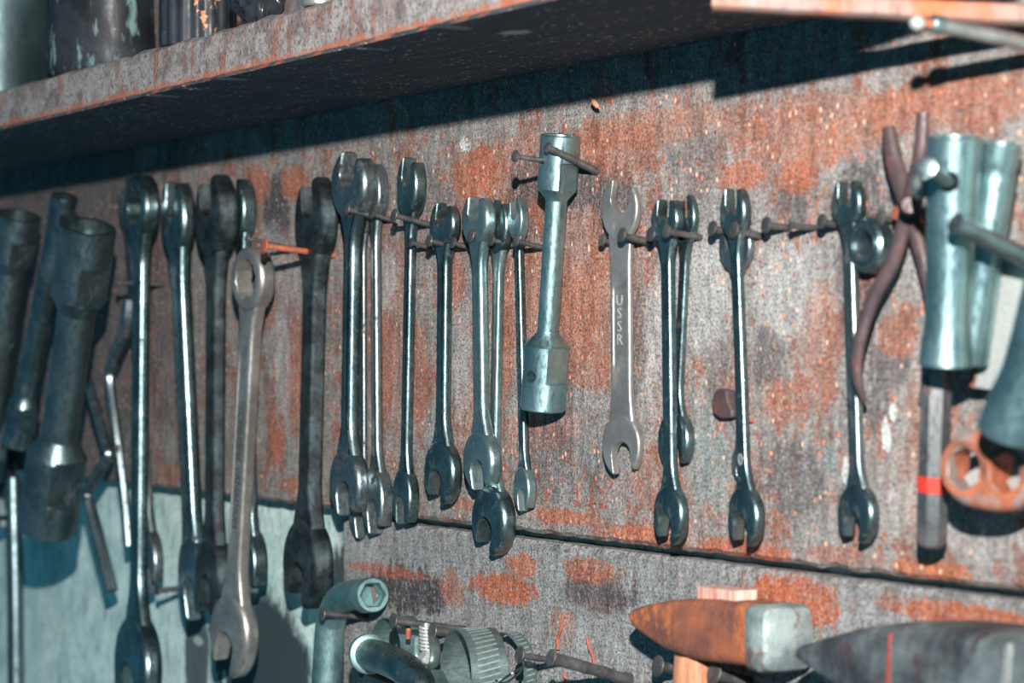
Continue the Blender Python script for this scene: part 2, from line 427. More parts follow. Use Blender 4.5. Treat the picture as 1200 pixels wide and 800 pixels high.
up_st = [
 (600, 200, 70, 50, O2, .5), (760, 150, 120, 26, O2, .55), (960, 150, 120, 40, O2, .6), (1120, 120, 120, 36, O2, .65), (820, 190, 30, 40, (.16, .10, .09), .6), (1000, 330, 24, 60, DK, .4), (560, 480, 26, 70, O2, .5), (640, 500, 60, 30, O2, .5), (775, 560, 40, 40, O2, .35), (870, 560, 30, 30, O2, .4), (1085, 560, 40, 60, O2, .35), (845, 410, 30, 50, (.17, .12, .11), .5), (620, 210, 26, 30, (.12, .085, .09), .7), (640, 330, 90, 130, O2, .5), (460, 400, 40, 120, O2, .4), (720, 330, 36, 130, O2, .4), (720, 240, 30, 50, DK, .7), (655, 440, 40, 60, DK, .5), (620, 250, 50, 40, DK, .55), (640, 540, 40, 50, DK, .45), (540, 430, 16, 90, LG, .5), (330, 400, 24, 60, LG, .35),
 (325, 245, 22, 48, DK, .95), (345, 215, 25, 22, O, .8), (322, 300, 30, 40, LG, .5), (300, 215, 25, 25, O, .7),
 (430, 215, 26, 24, O, .6), (560, 205, 38, 38, O, .8), (500, 225, 40, 30, DK, .4), (680, 215, 32, 34, DK, .7), (690, 170, 46, 18, O2, .7), (730, 175, 40, 40, O2, .6),
 (640, 250, 26, 26, O, .5), (345, 440, 18, 80, O2, .7), (325, 510, 14, 40, O, .8), (450, 330, 22, 40, LG, .6), (450, 430, 20, 60, O2, .75), (490, 440, 18, 70, O2, .6),
 (530, 330, 18, 40, O, .6), (590, 400, 14, 90, O2, .7), (680, 360, 30, 60, O2, .7), (640, 340, 40, 60, O2, .4), (690, 430, 40, 30, O2, .6),
 (745, 400, 20, 60, DK, .5), (700, 530, 40, 40, (.16, .19, .19), .6), (770, 440, 18, 70, LG, .5), (825, 340, 40, 80, (.46, .455, .44), .8), (770, 380, 18, 70, LG, .7), (835, 545, 40, 60, TL, .55),
 (925, 340, 50, 70, (.46, .455, .44), .8), (930, 235, 22, 38, DK, .6), (870, 205, 30, 22, O, .75), (935, 205, 24, 24, O, .75), (900, 420, 20, 40, DK, .55), (920, 470, 28, 30, O2, .6),
 (1010, 240, 30, 60, DK, .75), (960, 180, 40, 24, O2, .5), (1100, 110, 80, 22, O2, .6), (930, 560, 40, 50, DK, .55), (975, 540, 12, 20, TL, .6), (1040, 430, 26, 40, DK, .6), (1050, 395, 24, 26, O2, .7),
 (1030, 480, 20, 28, DK, .5), (1090, 480, 30, 60, O2, .45), (960, 400, 22, 80, O2, .5), (1060, 600, 50, 40, LG, .5), (1150, 630, 50, 30, LG, .4),
 (760, 628, 60, 14, O, .85), (870, 645, 60, 16, O, .85), (660, 605, 50, 10, O, .8), (1090, 668, 46, 14, (.60, .17, .06), .9), (980, 650, 40, 12, O2, .6), (560, 592, 60, 9, O2, .7), (350, 570, 30, 12, O, .7), (200, 555, 26, 14, O2, .7),
 (1046, 482, 5, 12, WH, 1.0), (1038, 510, 6, 22, WH, 1.0), (992, 550, 6, 18, WH, .9), (545, 170, 8, 10, WH, .8), (70, 360, 200, 330, (.13, .11, .11), .85), (200, 330, 40, 200, (.15, .115, .11), .6), (330, 440, 16, 60, LG, .6), (340, 330, 14, 30, LG, .6), (315, 350, 16, 40, O2, .7)]  # includes large dark brown patches over the left end of the board
lo_st = [
 (480, 692, 66, 30, (.04, .035, .042), 1.0), (470, 690, 40, 22, DK, .9), (450, 668, 70, 8, O, .6), (590, 690, 48, 20, O, .95), (612, 662, 22, 16, O, .8), (530, 690, 20, 25, O2, .7), (700, 690, 46, 30, (.12, .075, .075), .8), (690, 668, 40, 16, O, .7), (660, 735, 20, 24, O2, .6), (720, 700, 40, 12, DK, .6),
 (930, 705, 62, 32, O, .92), (905, 690, 26, 20, O, .8), (1130, 722, 90, 18, O, .92), (1040, 705, 16, 14, O2, .5), (1180, 745, 40, 14, DK, .5),
 (560, 625, 10, 4, O, .9), (690, 760, 60, 30, (.36, .38, .36), .5), (430, 640, 30, 20, LG, .4)]
def plank(name, x0, x1, z0, z1, th, mat, jag=.0012, seed=1, nx=140, nz=4):
    """board with slightly ragged long edges; front at y=0"""
    V, Fc = [], []
    zs = [0, .02, .5, .98, 1]
    for i in range(nx+1):
        x = x0+(x1-x0)*i/nx
        jb = jag*noise.noise(Vector((x*55, seed, 0)))+jag*.7*noise.noise(Vector((x*190, seed, 3)))
        jt = jag*noise.noise(Vector((x*55, seed, 9)))+jag*.7*noise.noise(Vector((x*190, seed, 7)))
        zb, zt = z0+jb, z1+jt; b = min(.0025, th*.2)
        for y, z in ((b, zb), (0, zb+b), (0, zt-b), (b, zt), (th, zt), (th, zb)): V.append((x, y, z))
    for i in range(nx):
        for j in range(6):
            a, b_ = i*6+j, i*6+(j+1) % 6; Fc.append((a, b_, b_+6, a+6))
    Fc.append(tuple(range(6))[::-1]); Fc.append(tuple(range(nx*6, nx*6+6)))
    return mobj(name, (V, Fc), mat, None, 30)
XL, XR = P(-160, 400).x, P(1330, 400).x
ZG = (HY-597)/S(P(400, 597))
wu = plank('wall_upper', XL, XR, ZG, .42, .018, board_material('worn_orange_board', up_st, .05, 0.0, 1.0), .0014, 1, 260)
tag(wu, 'broad weathered board with flaking orange paint that the tools hang on', kind='structure')
XE = P(403, 680).x
wl = plank('wall_lower', XE, XR, -.34, ZG-.0045, .018, board_material('grey_board', lo_st, -.06, 5.0, .35, (.30, .305, .30)), .0007, 4, 180)
tag(wl, 'grey lower board with orange smears below the dark gap', kind='structure')
# painted wall behind
n = NT('old_teal_paint')
cl = n.noise(n.map((40, 40, 40)), 1.0, 6, .7); fi = n.noise(n.map((260, 260, 260)), 1.0, 4, .75); dr = n.noise(n.map((110, 60, 30)), 1.0, 5, .7)
c = n.mix(n.step(cl, .35, .65), (.48, .68, .64), (.74, .93, .87))
c = n.mix(n.step(dr, .5, .68, 0, .7), c, (.20, .25, .25)); c = n.mix(n.step(fi, .55, .72, 0, .7), c, (.12, .17, .17))
c = patches(n, c, [(280, 800, 90, 118, (.035, .055, .065), 1.0), (385, 790, 60, 190, (.04, .06, .07), 1.0), (205, 770, 24, 80, (.04, .06, .07), .9), (207, 752, 9, 6, (.4, .5, .48), .9), (237, 796, 4, 12, (.45, .55, .52), .9)], n.co, n.math('ADD', n.math('MULTIPLY', dr, .4), n.math('MULTIPLY', cl, .6)), .35)  # dark blue-grey patches and small pale marks low on the wall
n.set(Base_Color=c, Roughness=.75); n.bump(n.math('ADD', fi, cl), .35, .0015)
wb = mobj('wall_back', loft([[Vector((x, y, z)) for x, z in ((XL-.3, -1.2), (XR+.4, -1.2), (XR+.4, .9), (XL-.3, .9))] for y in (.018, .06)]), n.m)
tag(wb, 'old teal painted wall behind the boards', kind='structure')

nf = NT('concrete_floor'); nf.set(Base_Color=nf.mix(nf.noise(nf.co, 12, 5), (.10, .10, .10), (.18, .17, .16)), Roughness=.85)
fl_ = mobj('floor', loft([[Vector((x, y, z)) for x, y in ((XL-.3, -.7), (XR+.4, -.7), (XR+.4, .06), (XL-.3, .06))] for z in (-1.25, -1.2)]), nf.m)
tag(fl_, 'grey concrete floor', kind='structure')
# shelf
ZS = .166; DS = .155; TS = .0297
n = NT('shelf_wood')
g1 = n.noise(n.map((16, 200, 200)), 1.0, 5, .7); g2 = n.noise(n.map((60, 60, 60)), 1.0, 6, .7); g3 = n.noise(n.map((420, 420, 420)), 1.0, 4, .75)
vv = n.noise(n.map((90, 60, 18)), 1.0, 4, .6)
edge = n.mix(n.step(g2, .35, .65), (.20, .155, .145), (.46, .43, .41))
edge = n.mix(n.step(vv, .52, .68, 0, .8), edge, (.34, .13, .075))
edge = n.mix(n.step(g3, .50, .64, 0, .85), edge, (.075, .065, .068)); edge = n.mix(n.step(g2, .56, .68, 0, .7), edge, (.12, .09, .09))
geo = n.n.new('ShaderNodeNewGeometry'); sep = n.n.new('ShaderNodeSeparateXYZ'); n.l.new(n.co, sep.inputs[0])
zr = n.step(n.math('ADD', sep.outputs['Z'], n.math('MULTIPLY', n.math('SUBTRACT', g2, .5), .012)), ZS+.0065, ZS+.0015)
edge = n.mix(n.math('MULTIPLY', zr, .85), edge, (.50, .15, .075))
und = n.mix(n.step(g1, .4, .7), (.085, .115, .13), (.19, .15, .15))  # underside darker and bluer than the edge: its shade put into the colour
fl = n.noise(n.map((170, 330, 330), (2, 1, 0)), 1.0, 3, .6); flm = n.noise(n.map((14, 22, 22), (4, 0, 0)), 1.0, 3, .6)
und = n.mix(n.math('MULTIPLY', n.step(fl, .63, .66), n.step(flm, .40, .52)), und, (.95, .75, .65))
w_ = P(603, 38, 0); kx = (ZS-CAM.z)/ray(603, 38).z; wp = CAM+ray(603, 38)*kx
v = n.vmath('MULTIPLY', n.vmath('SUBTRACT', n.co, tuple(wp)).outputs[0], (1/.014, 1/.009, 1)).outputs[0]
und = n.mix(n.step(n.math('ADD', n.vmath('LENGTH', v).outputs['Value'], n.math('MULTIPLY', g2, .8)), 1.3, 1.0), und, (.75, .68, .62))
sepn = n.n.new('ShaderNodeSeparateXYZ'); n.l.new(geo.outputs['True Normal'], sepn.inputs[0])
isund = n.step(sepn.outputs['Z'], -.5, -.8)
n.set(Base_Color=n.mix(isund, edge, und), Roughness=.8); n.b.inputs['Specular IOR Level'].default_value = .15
n.bump(n.math('ADD', g3, n.math('ADD', g1, g2)), .6, .002)
V, Fc = [], []; NX = 220
x0, x1 = P(-260, 200).x, XR
for i in range(NX+1):
    x = x0+(x1-x0)*i/NX
    ja = .0016*noise.noise(Vector((x*40, 1, 0)))+.0008*noise.noise(Vector((x*160, 2, 0)))
    jb = .0010*noise.noise(Vector((x*70, 5, 0)))+.0010*noise.noise(Vector((x*230, 6, 0)))
    jc = .0022*noise.noise(Vector((x*30, 8, 0)))+.0012*noise.noise(Vector((x*130, 9, 0)))
    for y, z in ((-.0005, ZS), (-DS+.002, ZS+jb*.3), (-DS+jb, ZS+.0018+jb), (-DS+ja*.6, ZS+TS*.5), (-DS+.001+ja, ZS+TS-.003+jc), (-DS+.006, ZS+TS+jc*.8), (-.0005, ZS+TS)): V.append((x, y, z))
for i in range(NX):
    for j in range(7):
        a, b_ = i*7+j, i*7+(j+1) % 7; Fc.append((a, b_, b_+7, a+7))
Fc.append(tuple(range(7))[::-1]); Fc.append(tuple(range(NX*7, NX*7+7)))
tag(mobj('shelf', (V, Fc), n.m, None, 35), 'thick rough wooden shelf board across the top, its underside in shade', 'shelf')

# ------------------------------------------------------------------ light
w = bpy.data.worlds.new('world'); SC.world = w; w.use_nodes = True
bg = w.node_tree.nodes['Background']; bg.inputs[0].default_value = (.09, .37, .56, 1); bg.inputs[1].default_value = AMB if 'AMB' in globals() else .36
ld = bpy.data.lights.new('flash', 'SPOT'); lo = bpy.data.objects.new('flash', ld); COL.objects.link(lo)
lo.location = CAM+Vector((0, 0, .26)); ld.energy = 300; ld.color = (1.0, .97, .935); ld.shadow_soft_size = .012; ld.spot_size = math.radians(66); ld.spot_blend = 1.0
tgt = P(60, 440)-lo.location; lo.rotation_euler = tgt.to_track_quat('-Z', 'Y').to_euler()
def wood(name, c1, c2, rough=.75):
    n = NT(name); g = n.noise(n.map((180, 180, 18)), 1.0, 5, .7); f = n.noise(n.co, 500, 3)
    c = n.mix(n.step(g, .35, .68), c1, c2); c = n.mix(n.step(f, .55, .75, 0, .5), c, tuple(x*.4 for x in c1))
    n.set(Base_Color=c, Roughness=rough); n.bump(g, .3, .001); return n.m
M['woodh'] = wood('hammer_handle_wood', (.30, .12, .06), (.52, .25, .14))
M['woodtop'] = wood('pale_split_wood', (.50, .22, .15), (.72, .52, .45))
M['lath'] = metal('flaking_orange_lath', (.24, .18, .165), (.36, .14, .085), 0, .75, .55, (.52, .14, .06), sc=50, bump=.4)
M['rustred'] = plain('red_drip', (.34, .06, .05), .6)
M['can'] = metal('dull_can_metal', (.03, .05, .055), (.09, .14, .15), .6, .38, .12, (.22, .12, .09), sc=36, bump=.25)
def jugmat(name, base, drip, thr):
    n = NT(name); v = n.noise(n.map((90, 90, 26)), 1.0, 5, .65); b = n.noise(n.map((34, 34, 30)), 1.0, 5, .65)
    c = n.mix(n.step(b, .4, .62), base, tuple(x*2.2 for x in base))
    c = n.mix(n.step(v, thr, thr+.08), c, drip); o_ = n.noise(n.map((60, 60, 60), (7, 0, 0)), 1.0, 5, .7)
    c = n.mix(n.step(o_, .63, .67), c, (.55, .22, .10))
    n.set(Base_Color=c, Roughness=n.step(v, .4, .6, .35, .6)); n.b.inputs['Specular IOR Level'].default_value = .25; n.bump(b, .3, .002); return n.m
M['jug'] = jugmat('greasy_jug', (.009, .011, .014), (.11, .18, .18), .58)
M['jugdark'] = jugmat('greasy_dark_can', (.010, .013, .016), (.10, .13, .13), .62)
M['gloss'] = plain('black_plastic', (.02, .025, .03), .18)
M['chis'] = metal('chisel_steel', (.16, .17, .175), (.30, .31, .31), .85, .38, .3, (.12, .06, .055), sc=150, bump=.15)
M['k1'] = metal('rusting_plate', (.22, .17, .16), (.40, .30, .27), .3, .5, .55, (.38, .10, .04), sc=60, bump=.3)
M['rib'] = plain('clamp_rib_steel', (.30, .38, .37), .4, .5)
M['warm'] = metal('warm_pale_steel', (.28, .265, .24), (.48, .46, .43), .78, .34, .15, (.24, .12, .06), sc=180, bump=.12)
# ------------------------------------------------------------------ the wrenches in their row
W = wrench
W('large dark combination wrench with a long pale edge, tallest tool at the left', (167, 205), (161, 835), (.030, .034), (36, 66), (54, 110), 26, 'dark', tr=.20, tsr=.62, kind=('ring', 'open'), ang=(0, -12), name='combination_wrench', yaw=-4)
W('dim wrench half hidden behind the tallest wrench on the left', (150, 212), (178, 690), (.010, .010), (26, 56), (30, 70), 18, 'dull', tr=.25, name='open_end_wrench')
W('dark wrench with a teal-lit edge, leftmost of the three big heads behind the ring wrench', (207, 214), (231, 722), (.020, .016), (40, 84), (40, 92), 27, 'dark', tr=.30, tsr=.6, ang=(-8, 12), slot=.40)
W('dark wrench with a wide blunt head, middle one of the three behind the ring wrench', (254, 209), (251, 716), (.024, .020), (50, 90), (44, 86), 27, 'black', tr=.30, tsr=.55, ang=(12, -12), slot=.40)
W('dark wrench showing only its teal-lit right edges behind the ring wrench', (283, 214), (297, 692), (.010, .010), (32, 74), (34, 92), 19, 'dark', tr=.40, tsr=.7)
r = W('pale combination wrench hung by its ring from the orange nail, lettering on its shank', (299, 289), (272, 786), (.030, .026), (46, 68), (56, 90), 30, 'warm', tr=.27, tsr=.62, kind=('ring', 'open'), ang=(0, -14), recess=.16, rcf=.55, name='combination_wrench', slot=.42, yaw=10,
      texts=[('raised_lettering', 'CHROME VANADIUM', .0088, -.0004, .48, 90, 'ink')])
W('rough blackened wrench, thick and soot dark, with the big oval jaws', (372, 212), (360, 706), (.014, .014), (50, 92), (58, 96), 31, 'black', tr=.26, tsr=.6, ang=(14, -14), slot=.36, rcf=.5)
W('large dark wrench with a wide open top jaw, just right of the black wrench', (415, 181), (409, 602), (.014, .014), (52, 72), (46, 74), 25, 'dark', 'dull', tr=.24, tsr=.7, ang=(-12, 10), slot=.5)
W('slim wrench behind the wide open-jawed one, only its right side showing', (440, 196), (443, 622), (.006, .006), (30, 62), (36, 72), 15, 'dull', tr=.34, tsr=.8)
W('short wrench tip poking out below the wide open-jawed wrench', (425, 226), (426, 628), (.0045, .0045), (24, 50), (34, 62), 11, 'dull', tr=.2, tsr=.5)
W('dark slender wrench with a bright right edge, alone under a pair of tilted nails', (483, 187), (475, 613), (.010, .010), (34, 64), (31, 62), 16, 'dark', tr=.34, tsr=.75, ang=(-10, 6))
W('dark wrench with a speckled pale top jaw, left of the crossed pair', (522, 239), (519, 586), (.010, .010), (36, 50), (44, 68), 21, 'dark', tr=.24, tsr=.6, ang=(-10, -14))
W('lighter grey wrench in front of the crossed pair, its jaw around a rusty patch', (561, 231), (566, 572), (.016, .014), (40, 56), (45, 66), 22, 'steel', tr=.26, tsr=.6, ang=(-6, 10), slot=.42)
W('long wrench reaching below the gap, lower end of the crossed pair', (586, 236), (578, 645), (.008, .007), (32, 60), (51, 74), 16, 'steel', 'dark', tr=.26, tsr=.7, ang=(-8, -16))
W('thin pitted wrench seen nearly edge on, left of the tube spanner', (607, 234), (616, 597), (.007, .006), (24, 54), (26, 66), 14, 'dark', 'steel', tr=.36, tsr=.8, ang=(8, 8))
W('flat grey wrench with raised letters, jaws wide open at both ends', (728, 214), (730, 553), (.008, .006), (44, 66), (46, 66), 34, 'worn', tr=.15, tsr=.42, ang=(-14, 10), recess=.28, slot=.50, yaw=12, vt=.82,
  texts=[('raised_letters', 'U\nS\nS\nR', .0085, -.0004, .525, 0, 'relief'), ('raised_size_number', '32', .0062, -.0002, .235, 90, 'relief'), ('raised_size_number', '2', .0085, -.0008, .825, 0, 'relief')])
W('dark wrench with a sharp light line, front one of the pair beside the lettered wrench', (782, 234), (787, 634), (.012, .012), (38, 50), (41, 64), 20, 'dark', tr=.24, tsr=.6, ang=(-6, -14))
W('dark wrench tucked behind the front one of the pair, lower jaw showing halfway down', (806, 231), (791, 545), (.005, .005), (28, 54), (42, 62), 15, 'dark', tr=.22, tsr=.6)
W('dark wrench beside the rusty chip, small oval stamp above its lower jaw', (861, 221), (876, 637), (.012, .011), (36, 56), (43, 66), 18, 'dark', tr=.26, tsr=.65, ang=(-6, -12), slot=.44,
  texts=[('stamped_oval', '0', .009, -.0002, .235, 0, 'relief')])
W('dull wrench almost hidden behind the one beside the rusty chip', (863, 262), (868, 560), (.004, .004), (40, 54), (20, 36), 12, 'dull', tr=.15, tsr=.4)
W('dull narrow wrench hanging beside the rusty pincers', (994, 212), (1007, 633), (.010, .010), (40, 54), (48, 64), 22, 'dull', 'dark', tr=.24, tsr=.6, ang=(-4, -14), slot=.42)

# ------------------------------------------------------------------ nails
NL = [
 ((309, 288), (392, 299), 'orange rusty nail holding the pale ring wrench', .0021, .0055, 'nailrust'),
 ((289, 279), (352, 293), 'thin dark nail just above the orange rusty nail', .0014, .0030, 'nail'),
 ((382, 253), (402, 259), 'nail stub at the neck of the black wrench', .0016, .0034, 'nail'),
 ((406, 245), (447, 256), 'nail crossing the neck of the wide open-jawed wrench', .0018, .0040, 'nail'),
 ((435, 250), (462, 259), 'nail right of the slim hidden wrench', .0016, .0036, 'nail'),
 ((461, 252), (506, 264), 'nail across the top of the slender wrench with the bright edge', .0018, .0042, 'nail'),
 ((481, 284), (507, 291), 'lower nail right of the slender wrench', .0015, .0032, 'nail'),
 ((502, 282), (541, 291), 'nail across the neck of the speckled-jaw wrench', .0017, .0040, 'nail'),
 ((530, 284), (553, 291), 'nail just left of the lighter grey wrench', .0016, .0036, 'nail'),
 ((551, 276), (588, 285), 'nail across the neck of the lighter grey wrench', .0018, .0042, 'nail'),
 ((575, 281), (604, 288), 'brown nail between the crossed pair of wrenches', .0016, .0038, 'nail'),
 ((604, 282), (640, 291), 'nail across the thin wrench, left of the tube spanner shaft', .0015, .0036, 'nail'),
 ((641, 172), (700, 201), 'longer rusty nail sloping across the tube spanner top', .0021, .0034, 'nail'),
 ((705, 281), (722, 285), 'nail at the left of the lettered wrench', .0015, .0036, 'nail'),
 ((728, 275), (762, 284), 'nail across the neck of the lettered wrench', .0019, .0042, 'nail'),
 ((762, 274), (792, 280), 'nail left of the front wrench of the pair', .0017, .0042, 'nail'),
 ((780, 271), (822, 278), 'nail across the neck of the front wrench of the pair', .0017, .0038, 'nail'),
 ((834, 267), (862, 274), 'nail left of the wrench beside the rusty chip', .0016, .0040, 'nail'),
 ((859, 269), (892, 277), 'nail across the neck of the wrench beside the rusty chip', .0019, .0044, 'nail'),
 ((897, 263), (925, 267), 'bare nail right of the wrench beside the rusty chip', .0017, .0042, 'nail'),
 ((926, 264), (956, 267), 'bare nail with an orange base, nothing hung on it', .0016, .0022, 'nail'),
 ((962, 259), (990, 265), 'nail left of the narrow wrench by the pincers', .0017, .0038, 'nail'),
 ((1031, 255), (1048, 259), 'nail holding the dark round ring', .0016, .0040, 'nail'),
 ((1051, 248), (1082, 260), 'rusty nail under the joint of the pincers', .0019, .0040, 'nailrust'),
 ((137, 331), (192, 333), 'dark nail across the tallest wrench', .0018, .0036, 'nail'),
 ((184, 692), (206, 690), 'nail stub in the teal wall right of the tallest wrench', .0022, .0036, 'nail'),
 ((377, 719), (430, 723), 'nail under the bend of the elbow socket wrench', .0018, .0046, 'nail'),
 ((460, 727), (545, 737), 'long nail with the small hose clamp and its hook', .0020, .0050, 'nail'),
 ((506, 739), (566, 747), 'thick brown nail through the large hose clamp', .0026, .0055, 'nail'),
 ((608, 767), (660, 776), 'nail between the hose clamps and the thick spike', .0019, .0052, 'nail'),
 ((645, 770), (740, 797), 'thick spike driven in at a slant over the wire ends', .0034, .0050, 'nail'),
 ((424, 785), (470, 803), 'nail under the bent pipe', .0022, .0050, 'nail'),
 ((770, 780), (806, 785), 'nail left of the hammer handle', .0030, .0058, 'nail'),
 ((836, 789), (880, 800), 'nail right of the hammer handle', .0032, .0062, 'nail'),
 ((870, 490), (884, 494), 'tiny rusty nail beside the rusty chip', .0009, .0014, 'nailrust'),
]
for h, b, lab, r_, hr_, mt in NL: nail(h, b, lab, r_, hr_, mt, group='nails in the boards')

# ------------------------------------------------------------------ tube spanner in the middle
def facet(rfrac, zf0, zf1, apf):
    """two flats milled on the socket, facing az 8 and 188 degrees"""
    def f(th, r, z):
        if zf0 <= z <= zf1:
            a = (th-math.radians(12)+math.pi/2) % math.pi-math.pi/2
            return min(r, rfrac*apf/max(.05, math.cos(a)))
        return r
    return f
def radpx(p, px): return px/2/S(p)
def spanner(name, label, top, bot, t, dtop, dshaft, dbot, ztop, zbot, mat, facets=(0, 1), bore=.78, yaw=0):
    """tube spanner: socket, shaft, socket; d* in px, z* = socket lengths in px"""
    tt, tb = t if isinstance(t, tuple) else (t, t)
    pt, pb = P(*top, tt), P(*bot, tb); m = frame(pb, pt, 0); L = (pt-pb).length
    root = tag(empty(name, m), label, 'tube spanner')
    s = S((pt+pb)/2); R1, Rs, R2 = dtop/2/S(pt), dshaft/2/s, dbot/2/S(pb); l1, l2 = ztop/S(pt), zbot/S(pb)
    f2 = facet(R2, l2*.42, l2*.93, .80); f1 = facet(R1, L-l1*.95, L-l1*.48, .80)
    seg = 72
    prof = [(R2*bore, .012), (R2*bore, .0004), (R2*.95, 0), (R2, .0008), (R2, l2*.40), (R2, l2*.425), (R2, l2*.6), (R2, l2*.92), (R2*.93, l2*.95), (Rs*1.02, l2*1.12), (Rs, l2*1.14)]
    lo_ = lathe([(R2*bore*.98, .013)]+prof+[(Rs*.5, l2*1.14), (Rs*.5, .013)], seg, True, lambda a, r, z: f2(a, r, z) if r > R2*.97 else r)
    o2 = mobj('lower_socket', lo_, M[mat], root, 25)
    prof = [(Rs, L-l1*1.14), (Rs*1.02, L-l1*1.12), (R1*.93, L-l1*.97), (R1, L-l1*.94), (R1, L-l1*.6), (R1, L-l1*.49), (R1, L-l1*.465), (R1, L-.0008), (R1*.95, L), (R1*bore, L-.0004), (R1*bore, L-.012), (Rs*.5, L-.013), (Rs*.5, L-l1*1.14)]
    o1 = mobj('upper_socket', lathe(prof, seg, True, lambda a, r, z: f1(a, r, z) if r > R1*.97 else r), M[mat], root, 25)
    mobj('shaft', lathe([(Rs*.2, l2*1.0), (Rs, l2*1.0), (Rs, L*.5), (Rs, L-l1*1.0), (Rs*.2, L-l1*1.0)], 48), M[mat], root, 30)
    return root, o1, o2, (R1, Rs, R2, l1, l2, L)
def drill(o, z, az, r, Rout, through=False):
    """hole through the tube wall at height z, direction az (0 = +x, -90 = front)"""
    d = Vector((math.cos(az), math.sin(az), 0)); c = Vector((0, 0, z))
    path = [c-d*Rout*1.6, c+d*Rout*1.6] if through else [c+d*Rout*.3, c+d*Rout*1.5]
    cut(o, tube(path, r, 24, up=Vector((0, 0, 1))), M['hole'])
root, o1, o2, q = spanner('tube_spanner', 'bright steel tube spanner with two sockets, nailed up in the middle of the row', (657, 158), (636, 480), (.018, .016), 47, 25.5, 53, 68, 82, 'bright')
drill(o2, q[4]*.50, math.radians(-68), q[2]*.27, q[2]); drill(o1, q[5]-q[3]*.50, math.radians(-90), q[0]*.24, q[0], True)
hz = root.matrix_world @ Vector((0, 0, q[5]-q[3]*.50))
nail((603, 183), proj(Vector((hz.x, 0, hz.z-.001))), 'nail running into the hole of the bright tube spanner', .0014, .0036, 'nail', group='nails in the boards')
spanner('tube_spanner', 'big dim tube spanner leaning left beside the cranked rods', (104, 265), (55, 620), (.085, .085), 66, 44, 70, 96, 104, 'dim')
spanner('tube_spanner', 'slim tube spanner with a pale lower end, just left of the big dim one', (76, 230), (20, 520), (.050, .060), 32, 28, 38, 36, 56, 'dark')
spanner('tube_spanner', 'dark tube cut off by the left border, a soft teal streak down it', (22, 252), (-26, 560), (.060, .070), 54, 46, 58, 60, 70, 'dim')
spanner('tube_spanner', 'dark socket end at the left border, low beside the big spanner', (-6, 520), (4, 612), (.020, .020), 44, 40, 56, 30, 50, 'dim')
# ------------------------------------------------------------------ right-hand cluster
def root_at(name, loc, label, cat, group=None):
    return tag(empty(name, Matrix.Translation(loc)), label, cat, group)
def local(root, pts):
    inv = root.matrix_world.inverted(); return [inv @ Vector(p) for p in pts]
# rusty pincers
bp = P(1012, 470, .012)
root = root_at('pincers', bp, 'rusty pincers hanging jaws up beside the chrome tube, one bent handle reaching down left', 'pincers')
def arm(name, spec, mat):
    path = smooth_path(local(root, [P(x, y, t) for x, y, t, r in spec]), 6); m = len(path)
    rs = [interp([(i/(len(spec)-1), q[3]/S(P(q[0], q[1], q[2]))) for i, q in enumerate(spec)], k/(m-1)) for k in range(m)]
    return mobj(name, tube(path, rs, 16, .75, Vector((0, 1, 0)), .06), M[mat], root, 50)
arm('jaw_and_handle', [(1041, 149, .016, 9), (1044, 172, .016, 12), (1051, 200, .016, 13), (1064, 236, .018, 14), (1072, 268, .014, 11), (1082, 310, .010, 9), (1092, 360, .008, 9), (1098, 410, .008, 7)], 'rustdark')
arm('jaw_and_handle', [(1081, 132, .022, 8.5), (1080, 158, .022, 9.5), (1077, 186, .022, 10), (1070, 224, .020, 13), (1058, 268, .018, 11), (1046, 308, .018, 10.5), (1024, 348, .020, 10), (1010, 388, .022, 9.5), (1004, 420, .022, 9), (1006, 448, .020, 7.5), (1013, 470, .015, 4)], 'rustdark')
pv = local(root, [P(1066, 240, .034), P(1066, 240, .006)])
mobj('pivot_rivet', tube([pv[0], pv[0].lerp(pv[1], .1), pv[1]], [.0035, .0050, .0050], 20), M['rustdark'], root)
# dark ring
c = P(1021, 287, .008); root = root_at('metal_ring', c, 'thick dark ring hung on a nail between the narrow wrench and the pincers', 'ring')
s = S(c); Ro, Ri = 33/s, 15.5/s
me = lathe([(Ri, -.0035), (Ri*1.12, -.0048), (Ro*.9, -.0048), (Ro, -.003), (Ro, .003), (Ro*.9, .0048), (Ri*1.12, .0048), (Ri, .0035)], 48, True)
o = mobj('ring_body', me, M['dim'], root); o.rotation_euler = (math.radians(90), 0, 0)
g = lathe([(Ri*1.35, -.0054), (Ri*1.6, -.0054), (Ri*1.6, -.004), (Ri*1.35, -.004)], 48, True)
o = mobj('groove_lip', g, M['dim'], root); o.rotation_euler = (math.radians(-90), 0, 0)
# rusty chip
ch = [P(x, y, .004) for x, y in ((841, 460), (846, 455), (855, 457), (857, 470), (862, 481), (862, 489), (848, 490), (840, 484), (838, 472))]
cen = sum(ch, Vector())/len(ch)
root = cen.copy()
V = [(p.x-cen.x, -.003, p.z-cen.z) for p in ch]+[(p.x-cen.x, .003, p.z-cen.z) for p in ch]; nn = len(ch)
o = mobj('rust_chip', (V, [tuple(range(nn)), tuple(range(nn, 2*nn))[::-1]]+[(i, (i+1) % nn, (i+1) % nn+nn, i+nn) for i in range(nn)]), M['rustdark'])
o.location = (cen.x, -.0035, cen.z); tag(o, 'small rusty metal chip stuck on the board left of a dark wrench', 'chip')
b2 = o.modifiers.new('b', 'BEVEL'); b2.width = .0008; b2.segments = 2
# splinter under the shelf edge
sp = smooth_path([P(692, 115, .004), P(697, 121, .008), P(703, 128, .006)], 4)
o = mobj('wood_splinter', tube([p-sp[0] for p in sp], [.0004, .0016, .0014, .0004], 8), plain('pale_wood', (.45, .22, .14), .7)); o.location = sp[0]
tag(o, 'short wood splinter on the board just under the shelf shadow', 'splinter')

